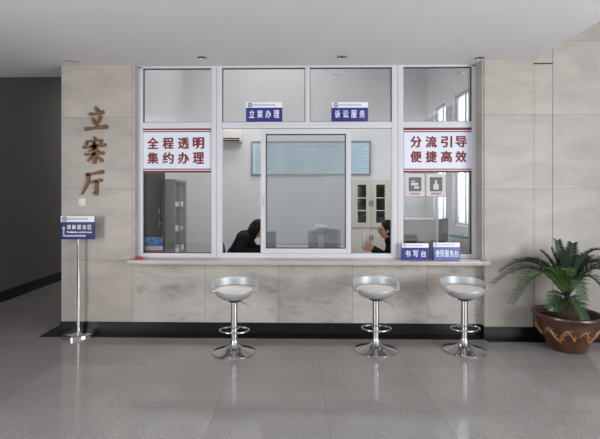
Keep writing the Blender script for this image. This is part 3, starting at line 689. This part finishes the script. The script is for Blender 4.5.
# office chairs
def office_chair():
    t = thing('office_chair', '', 'chair'); FBK = mat('chair black fabric', (34, 34, 37), .8); PL = mat('chair black plastic', (26, 26, 28), .4)
    MB().box((-.23, -.23, .38), (.23, .23, .45), .03).build('seat', FBK, t)
    g = MB(); n = 12; rows = []
    for i in range(9):      # rounded padded back, curved
        v = i/8; z = .5+.42*v; hw = .21*math.sqrt(max(.05, 1-(abs(v-.4)/.62)**3.2))
        row = []
        for j in range(n+1):
            u = (j/n-.5)*2; row.append((-.235+.04*u*u-.05*v, u*hw, z))
        rows.append(row)
    fr = [[g.bm.verts.new((x+.025, y_, z)) for x, y_, z in r] for r in rows]; bk = [[g.bm.verts.new((x-.025, y_, z)) for x, y_, z in r] for r in rows]
    for i in range(8):
        for j in range(n):
            g.bm.faces.new((fr[i][j], fr[i][j+1], fr[i+1][j+1], fr[i+1][j])); g.bm.faces.new((bk[i][j+1], bk[i][j], bk[i+1][j], bk[i+1][j+1]))
        g.bm.faces.new((fr[i][0], fr[i+1][0], bk[i+1][0], bk[i][0])); g.bm.faces.new((fr[i+1][n], fr[i][n], bk[i][n], bk[i+1][n]))
    for j in range(n): g.bm.faces.new((fr[0][j+1], fr[0][j], bk[0][j], bk[0][j+1])); g.bm.faces.new((fr[8][j], fr[8][j+1], bk[8][j+1], bk[8][j]))
    g.build('backrest', FBK, t)
    MB().tube([(-.1, 0, .37), (-.26, 0, .4), (-.27, 0, .6)], .018, 8).build('back_support', PL, t)
    for s in (-1, 1): MB().tube([(-.1, s*.2, .40), (-.1, s*.27, .42), (-.08, s*.27, .62), (.14, s*.27, .62)], .014, 8).build('armrest', PL, t)
    MB().lathe([(0, .38), (.03, .38), (.03, .12), (.04, .1), (.04, .07), (0, .07)], 20).build('gas_column', PL, t)
    g = MB()
    for k in range(5):
        a = 2*math.pi*k/5; g.tube([(0, 0, .09), (math.cos(a)*.27, math.sin(a)*.27, .06)], [.022, .015], 8)
    g.build('star_base', PL, t)
    for k in range(5):
        a = 2*math.pi*k/5; MB().sphere((math.cos(a)*.27, math.sin(a)*.27, .028), .028, (1, .7, 1)).build('caster', PL, t)
    return t

# ------------------------------------------------------------------ people
SKIN = mat('skin', (190, 142, 118), .5); HAIR = mat('black hair', (14, 12, 12), .7, spec=.25); JACK = mat('black jacket', (16, 16, 19), .9, spec=.2, noise=.1, nscale=30); TROU = mat('dark trousers', (38, 40, 48), .8)
def fuse(name, mb, m, parent, voxel, smooth=4, M=None):
    if M is not None: mb.xf(M)
    me = mb.mesh(name, m, False); o = bpy.data.objects.new(name, me); C.objects.link(o)
    r = o.modifiers.new('r', 'REMESH'); r.mode = 'VOXEL'; r.voxel_size = voxel; r.use_smooth_shade = True
    if smooth: s = o.modifiers.new('s', 'SMOOTH'); s.iterations = smooth; s.factor = .5
    bpy.context.view_layer.update()
    nm = bpy.data.meshes.new_from_object(o.evaluated_get(DG())); nm.materials.clear(); nm.materials.append(m); nm.shade_smooth()
    bpy.data.objects.remove(o); q = bpy.data.objects.new(name, nm); C.objects.link(q); q.parent = parent
    return q
def head_bm(mb, c, pitch):
    """face looks along +x; pitch > 0 looks down"""
    h = MB(); bmesh.ops.create_uvsphere(h.bm, u_segments=64, v_segments=48, radius=1)
    def gs(d, s): return math.exp(-d*d/(2*s*s))
    for v in h.bm.verts:
        x, y, z = v.co; f = max(0, x)
        X_ = x*.098; Y_ = y*.078; Z_ = z*.118
        if Z_ < 0: Y_ *= 1+.28*(Z_/.118); X_ *= 1+(.10 if x > 0 else .42)*(Z_/.118)
        if x > 0: X_ += .012*gs(Z_+.095, .018)*gs(Y_, .03)                         # chin
        X_ += .024*gs(Z_+.028, .013)*gs(Y_, .011)*(x > 0) + .012*gs(Z_+.005, .02)*gs(Y_, .008)*(x > 0)   # nose
        X_ += .006*gs(Z_-.022, .008)*gs(abs(Y_)-.028, .02)*(x > 0)                  # brow
        X_ -= .010*gs(Z_-.002, .010)*gs(abs(Y_)-.031, .012)*(x > 0)                 # eye sockets
        X_ += .006*gs(Z_+.058, .004)*gs(Y_, .018)*(x > 0) + .006*gs(Z_+.069, .005)*gs(Y_, .016)*(x > 0) - .002*gs(Z_+.0635, .002)*gs(Y_, .02)*(x > 0)  # lips
        v.co = (X_, Y_, Z_)
    M = Matrix.Translation(c) @ Matrix.Rotation(pitch, 4, 'Y')
    for s in (-1, 1): h.sphere((-.004, s*.076, -.008), .03, (.55, .25, 1), (0, 0, s*R(20)))
    h.xf(M); tmp = bpy.data.meshes.new('t'); h.bm.to_mesh(tmp); h.bm.free(); mb.bm.from_mesh(tmp); bpy.data.meshes.remove(tmp)
    return M
def hand(mb, wr, dirv, palm_n, side, curl=1.0):
    """palm plus five curling fingers; palm_n points out of the palm"""
    d = Vector(dirv).normalized(); n = Vector(palm_n).normalized(); n = (n-d*n.dot(d)).normalized(); s = d.cross(n)*side
    w_ = Vector(wr)
    for k in range(4):
        o = (k-1.5)*.02; mb.capsule(w_+d*.012+s*o*.6, .014, w_+d*.085+s*o, .0115)
    for k, ln in enumerate((.072, .082, .076, .058)):
        o = (k-1.5)*.0215; p0 = w_+d*.085+s*o; ang = 0; p = p0
        for j, fr_ in enumerate((.45, .3, .25)):
            ang += R((28, 38, 26)[j])*curl; q = p+(d*math.cos(ang)+n*math.sin(ang))*ln*fr_; mb.capsule(p, .0095-.001*j, q, .0088-.001*j, 10); p = q
    p0 = w_+d*.025-s*.03; p1 = p0+(d*.6-s*.7+n*.35).normalized()*.04; p2 = p1+(d*.85-s*.1+n*.5).normalized()*.032; p3 = p2+(d*.8+s*.2+n*.5).normalized()*.026
    mb.capsule(w_+d*.015-s*.01, .014, p0, .013); mb.capsule(p0, .012, p1, .0105); mb.capsule(p1, .0105, p2, .0095); mb.capsule(p2, .0095, p3, .008)
def person(label, loc, rz, J, pitch, long_hair, glasses):
    t = thing('person', label, 'person', loc, rz)
    V = {k: Vector(v) for k, v in J.items()}
    b = MB(); hd = V['head']; M = head_bm(b, hd, pitch)
    b.capsule(V['neck'], .055, M @ Vector((-.025, 0, -.06)), .05)
    b.capsule(V['pelvis']+Vector((0, -.07, 0)), .1, V['pelvis']+Vector((0, .07, 0)), .1); b.capsule(V['pelvis'], .12, V['spine'], .115); b.capsule(V['spine'], .115, V['chest'], .12); b.capsule(V['chest'], .11, V['neck'], .055)
    j = MB(); g = .014
    j.capsule(V['pelvis']+Vector((0, -.06, 0)), .11+g, V['pelvis']+Vector((0, .06, 0)), .11+g); j.capsule(V['pelvis'], .125+g, V['spine'], .12+g)
    j.capsule(V['spine']+Vector((0, -.05, 0)), .105+g, V['chest']+Vector((0, -.06, 0)), .105+g); j.capsule(V['spine']+Vector((0, .05, 0)), .105+g, V['chest']+Vector((0, .06, 0)), .105+g)
    j.capsule(V['chest'], .13, V['neck'].lerp(V['chest'], .1), .084); j.capsule(V['neck'].lerp(V['chest'], .25), .085, V['neck'], .07)
    tr = MB()
    for s in (-1, 1):
        S = V['chest']+Vector((.01, s*.165, .03)); E = V['elbow'+('L' if s > 0 else 'R')]; Wr = V['wrist'+('L' if s > 0 else 'R')]
        b.capsule(V['chest']+Vector((0, s*.08, .02)), .07, S, .058); b.capsule(S, .052, E, .04); b.capsule(E, .04, Wr, .026)
        j.capsule(V['chest']+Vector((0, s*.05, .03)), .09, S, .07); j.capsule(S, .068, E, .055); j.capsule(E, .055, Wr.lerp(E, .1), .04)
        hand(b, Wr, V['hdir'], Vector((0, -s, 0)) if 'palm' not in J else V['palm'], s if True else 1, 1.0)
        H_ = V['pelvis']+Vector((.02, s*.09, -.02)); K = V['pelvis']+Vector((.44, s*.11, .0)); A_ = Vector((K.x-.02, K.y, .09))
        b.capsule(H_, .085, K, .055); b.capsule(K, .055, A_, .036); b.capsule(A_, .036, A_+Vector((.15, 0, -.05)), .03)
        tr.capsule(H_, .098, K, .07); tr.capsule(K, .07, A_+Vector((0, 0, .0)), .055)
        sh = MB().capsule(A_+Vector((-.03, 0, -.04)), .046, A_+Vector((.17, 0, -.055)), .035)
        fuse('shoe', sh, mat('shoe black', (24, 22, 22), .35), t, .006, 2)
    fuse('body', b, SKIN, t, .0042, 3)
    fuse('jacket', j, JACK, t, .008, 5); fuse('trousers', tr, TROU, t, .009, 4)
    h = MB()                                            # hair: shell over the skull
    h.sphere((-.014, 0, .026), 1, (.100, .086, .108), u=32, v=20)
    for s in (-1, 1): h.sphere((-.03, s*.055, -.01), 1, (.05, .03, .07))
    h.sphere((-.062, 0, -.02), 1, (.05, .07, .085))
    if long_hair:
        for s in (-1, 1): h.capsule((-.0, s*.062, .02), .042, (.01, s*.066, -.06), .032); h.capsule((-.05, s*.05, -.02), .05, (-.05, s*.05, -.09), .04)
        h.capsule((-.06, 0, 0), .06, (-.06, 0, -.09), .05); h.sphere((.055, 0, .075), 1, (.045, .06, .035))
    # keep the face clear: cut what lies in front of the hairline
    ho = fuse('hair', h.xf(M), HAIR, t, .006, 3)
    if glasses:
        g2 = MB()
        for s in (-1, 1):
            g2.tube([(M @ Vector((.103, s*.032+math.cos(a*math.pi/8)*.023, -.002+math.sin(a*math.pi/8)*.016))) for a in range(16)], .0022, 6, closed=True)
            g2.tube([M @ Vector((.103, s*.055, .003)), M @ Vector((.06, s*.077, .003)), M @ Vector((0, s*.082, 0))], .0025, 6)
        g2.tube([M @ Vector((.103, -.01, 0)), M @ Vector((.108, 0, .002)), M @ Vector((.103, .01, 0))], .0022, 6)
        g2.build('glasses', mat('glasses frame', (24, 22, 24), .3), t)
    e = MB()
    for s in (-1, 1): e.sphere(M @ Vector((.0765, s*.031, .0)), .0125)
    e.build('eyes', mat('eye dark', (60, 44, 38), .2), t)
    m3 = MB()
    for s in (-1, 1): m3.tube([M @ Vector((.09, s*.014, .022)), M @ Vector((.087, s*.034, .027)), M @ Vector((.072, s*.052, .02))], .0035, 6)
    m3.build('eyebrows', HAIR, t)
    return t
hm = at(386.8, 229.8, .88)      # man's head centre
jm = dict(pelvis=(0, 0, .53), spine=(.03, 0, .70), chest=(.11, 0, .85), neck=(.17, 0, .95), head=(.22, 0, hm.z), elbowL=(.17, .25, .70), elbowR=(.17, -.25, .70), wristL=(.42, .075, .835), wristR=(.40, -.07, .85), hdir=(1, -.0, .35))
man = person('person in black jacket and glasses seated facing left holding up a white booklet', (hm.x+.22, .88, 0), math.pi, jm, R(0), False, True)
hw_ = at(257.5, 229.0, 1.02)
jw_ = dict(pelvis=(0, 0, .53), spine=(.07, 0, .74), chest=(.18, 0, .94), neck=(.27, 0, 1.01), head=(.35, 0, hw_.z), elbowL=(.28, .27, .80), elbowR=(.14, -.26, .80), wristL=(.52, .1, .80), wristR=(.50, -.1, .80), hdir=(1, 0, -.05), palm=(0, 0, -1))
woman = person('person with black hair in black jacket bent over the desk facing right', (hw_.x-.35, 1.02, 0), 0, jw_, R(32), True, False)
# booklet in the man's hands
t = thing('booklet', 'white booklet with dark cover edge held up by the person in glasses', 'booklet', (hm.x-.285, .88, .86), R(270-20))
MB().rbox((0, 0, .095), (.15, .010, .19), (R(4), 0, 0), .002).build('pages', mat('booklet white', (236, 236, 240), .6), t)
MB().rbox((0, -.008, .095), (.152, .004, .192), (R(4), 0, 0), .001).build('cover', mat('booklet cover', (120, 128, 168), .5), t)
c0 = office_chair(); c0.location = (hm.x+.22, .88, 0); c0.rotation_euler = (0, 0, math.pi); c0['label'] = 'black office chair under the person in glasses'; c0['group'] = 'black office chairs'
c1 = copy_tree(c0); c1.location = (hw_.x-.26, 1.02, 0); c1.rotation_euler = (0, 0, 0); c1['label'] = 'black office chair under the person bent over the desk'

# picture / dark door edge at end of the corridor
o = MB().box((0, 0, 0), (.03, .9, 1.05)).build('framed_picture', mat('picture wood', (84, 50, 38), .4)); o.location = (XLW, 3.28, 1.85); tag(o, 'brown framed picture on the dark corridor wall', 'picture')
MB().box((.028, .06, .06), (.032, .84, .99)).build('picture_sheet', mat('picture sheet', (60, 44, 40), .5), o)

# ------------------------------------------------------------------ potted sago palm
p = fl(567, 348.6); PR = .345
t = thing('potted_sago_palm', 'sago palm in a brown glazed pot with ochre relief, right of the counter', 'potted plant', (p.x, p.y, 0))
def pot_mat():
    m = bpy.data.materials.new('pot glaze'); m.use_nodes = True; T = NT(m); b_ = m.node_tree.nodes['Principled BSDF']
    tc = T.n('TexCoord').outputs['Object']; n = T.noise(tc, 6, 5, .5)
    T.l(T.mix(T.ramp(n, .35, .65), lin((58, 38, 31)), lin((86, 57, 44))), b_.inputs['Base Color']); b_.inputs['Roughness'].default_value = .28; return m
PM = pot_mat()
prof = [(0, 0), (.16, 0), (.172, .012), (.185, .055), (.225, .13), (.262, .20), (.288, .27), (.296, .31), (.312, .33), (.32, .346), (.316, .362), (.30, .368), (.28, .36), (.274, .33), (.262, .29), (0, .29)]
pot = MB().lathe(prof, 72).build('pot', PM, t)
def relief():
    mb = MB()
    def rr(z): 
        for (r0, z0), (r1, z1) in zip(prof[1:], prof[2:]):
            if z0 <= z <= z1: return r0+(r1-r0)*(z-z0)/(z1-z0)
        return .3
    def strip(pts, w_):
        mb.tube([(math.cos(a)*(rr(z)+.002), math.sin(a)*(rr(z)+.002), z) for a, z in pts], w_, 6)
    for base_a in (R(195), R(262), R(330), R(40), R(120)):
        body = [(base_a+(i/40)*R(56), .185+.032*math.sin(i/40*3.2*math.pi)+.02*math.sin(i/4.1)) for i in range(41)]
        strip(body, [.006+.010*math.sin(math.pi*i/40) for i in range(41)])
        for i in range(4, 40, 5):
            a, z = body[i]; strip([(a, z), (a+R(4), z+.022), (a+R(8), z+.02)], [.007, .006, .002]); strip([(a, z), (a+R(3), z-.022), (a+R(8), z-.026)], [.007, .005, .002])
        a, z = body[-1]; strip([(a, z), (a+R(4), z+.01)], [.02, .012]); strip([(a+R(4), z+.012), (a+R(8), z+.03)], [.005, .002])
    return mb
relief().build('dragon_relief', mat('relief ochre', (138, 98, 60), .45), pot)
MB().lathe([(0, .32), (.14, .315), (.268, .305), (.262, .29), (0, .29)], 48).build('soil', mat('soil', (40, 32, 26), .95, noise=.3, nscale=40), t)
tk = MB().lathe([(0, .27), (.085, .27), (.1, .33), (.095, .4), (.07, .46), (.03, .485), (0, .49)], 24)
for i in range(140):
    a = i*2.39996; z = .28+.19*(i/140); r = .095*(1-.35*max(0, (z-.4)/.1)); d = Vector((math.cos(a), math.sin(a), .9)).normalized()
    q = Vector((math.cos(a)*r*.9, math.sin(a)*r*.9, z)); tk.tube([q, q+d*.045], [.012, .003], 5)
tk.build('trunk', mat('palm trunk', (74, 60, 46), .9), t)
LEAF = [mat('palm leaf', (52, 78, 48), .5), mat('palm leaf dark', (40, 60, 42), .5), mat('palm leaf young', (92, 116, 62), .45)]
def frond(end, rise, n=68, ll=.13, m=0, name='frond', base=None, droop=.0):
    """end: tip relative to crown, rise: control point above the chord"""
    P0 = Vector(base or (0, 0, .49)); P2 = Vector(end); ctrl = P0.lerp(P2, .42)+Vector((0, 0, rise))
    def B(s): return P0*(1-s)**2+ctrl*2*s*(1-s)+P2*s*s
    mb = MB(); pts = [B(i/20) for i in range(21)]; mb.tube(pts, [.008-.006*i/20 for i in range(21)], 6)
    for i in range(n):
        s = .12+.88*i/n; c = B(s); tg = (B(min(1, s+.02))-B(s-.02)).normalized(); side = tg.cross(Vector((0, 0, 1)))
        side = side.normalized() if side.length > .05 else Vector((1, 0, 0)); upv = side.cross(tg)
        L0 = ll*(math.sin(math.pi*min(1, .2+.8*s*1.0))**.5 if s < .9 else .75*(1-s)/.1+.35)
        L0 = ll*(.5+.5*math.sin(math.pi*min(s*1.1, 1)))
        for sg in (-1, 1):
            d = (side*sg*.85+tg*.5+upv*random.uniform(.12, .45)).normalized(); jl = L0*random.uniform(.88, 1.08)
            q1 = c+d*jl*.5; q2 = c+d*jl+Vector((0, 0, -.012)); wv = tg*.0044
            v = [mb.bm.verts.new(x) for x in (c-wv*.6, c+wv*.6, q1+wv, q2, q1-wv)]
            mid = mb.bm.verts.new(q1-upv*.002); mb.bm.faces.new((v[0], v[1], mid)); mb.bm.faces.new((v[1], v[2], mid)); mb.bm.faces.new((v[2], v[3], mid)); mb.bm.faces.new((v[3], v[4], mid)); mb.bm.faces.new((v[4], v[0], mid))
    return mb.build(name, LEAF[m], t)
def tip(px, py, dy): q = at(px, py, p.y+dy); return (q.x-p.x, dy, q.z)
# fronds the photo shows, then the rest of the crown
for (px, py, dy, rise, ll, m_) in ((493.5, 284, -.05, .30, .13, 1), (500, 272, .12, .30, .12, 1), (511, 305, -.22, .36, .12, 0), (520, 262, .12, .22, .11, 1),
        (541, 251, .12, .10, .10, 1), (551, 248, .05, .06, .10, 1), (557, 240, -.05, .04, .11, 1), (563, 252, .12, .05, .1, 0), (573, 243, .1, .06, .11, 1),
        (530, 276, -.35, .16, .10, 2), (546, 268, -.3, .12, .08, 2), (557, 312, -.36, .06, .09, 0), (548, 308, -.3, .12, .09, 0), (566, 270, -.35, .16, .09, 2), (583, 300, -.4, .25, .11, 0),
        (590, 256, .1, .16, .12, 1), (606, 268, .05, .26, .13, 1), (622, 286, -.1, .30, .13, 1), (612, 306, -.25, .32, .12, 0), (640, 270, .1, .3, .13, 0), (600, 250, -.2, .2, .12, 1), (585, 320, -.42, .12, .09, 0)):
    frond(tip(px, py, dy), rise*1.6, m=m_, ll=ll*1.2)
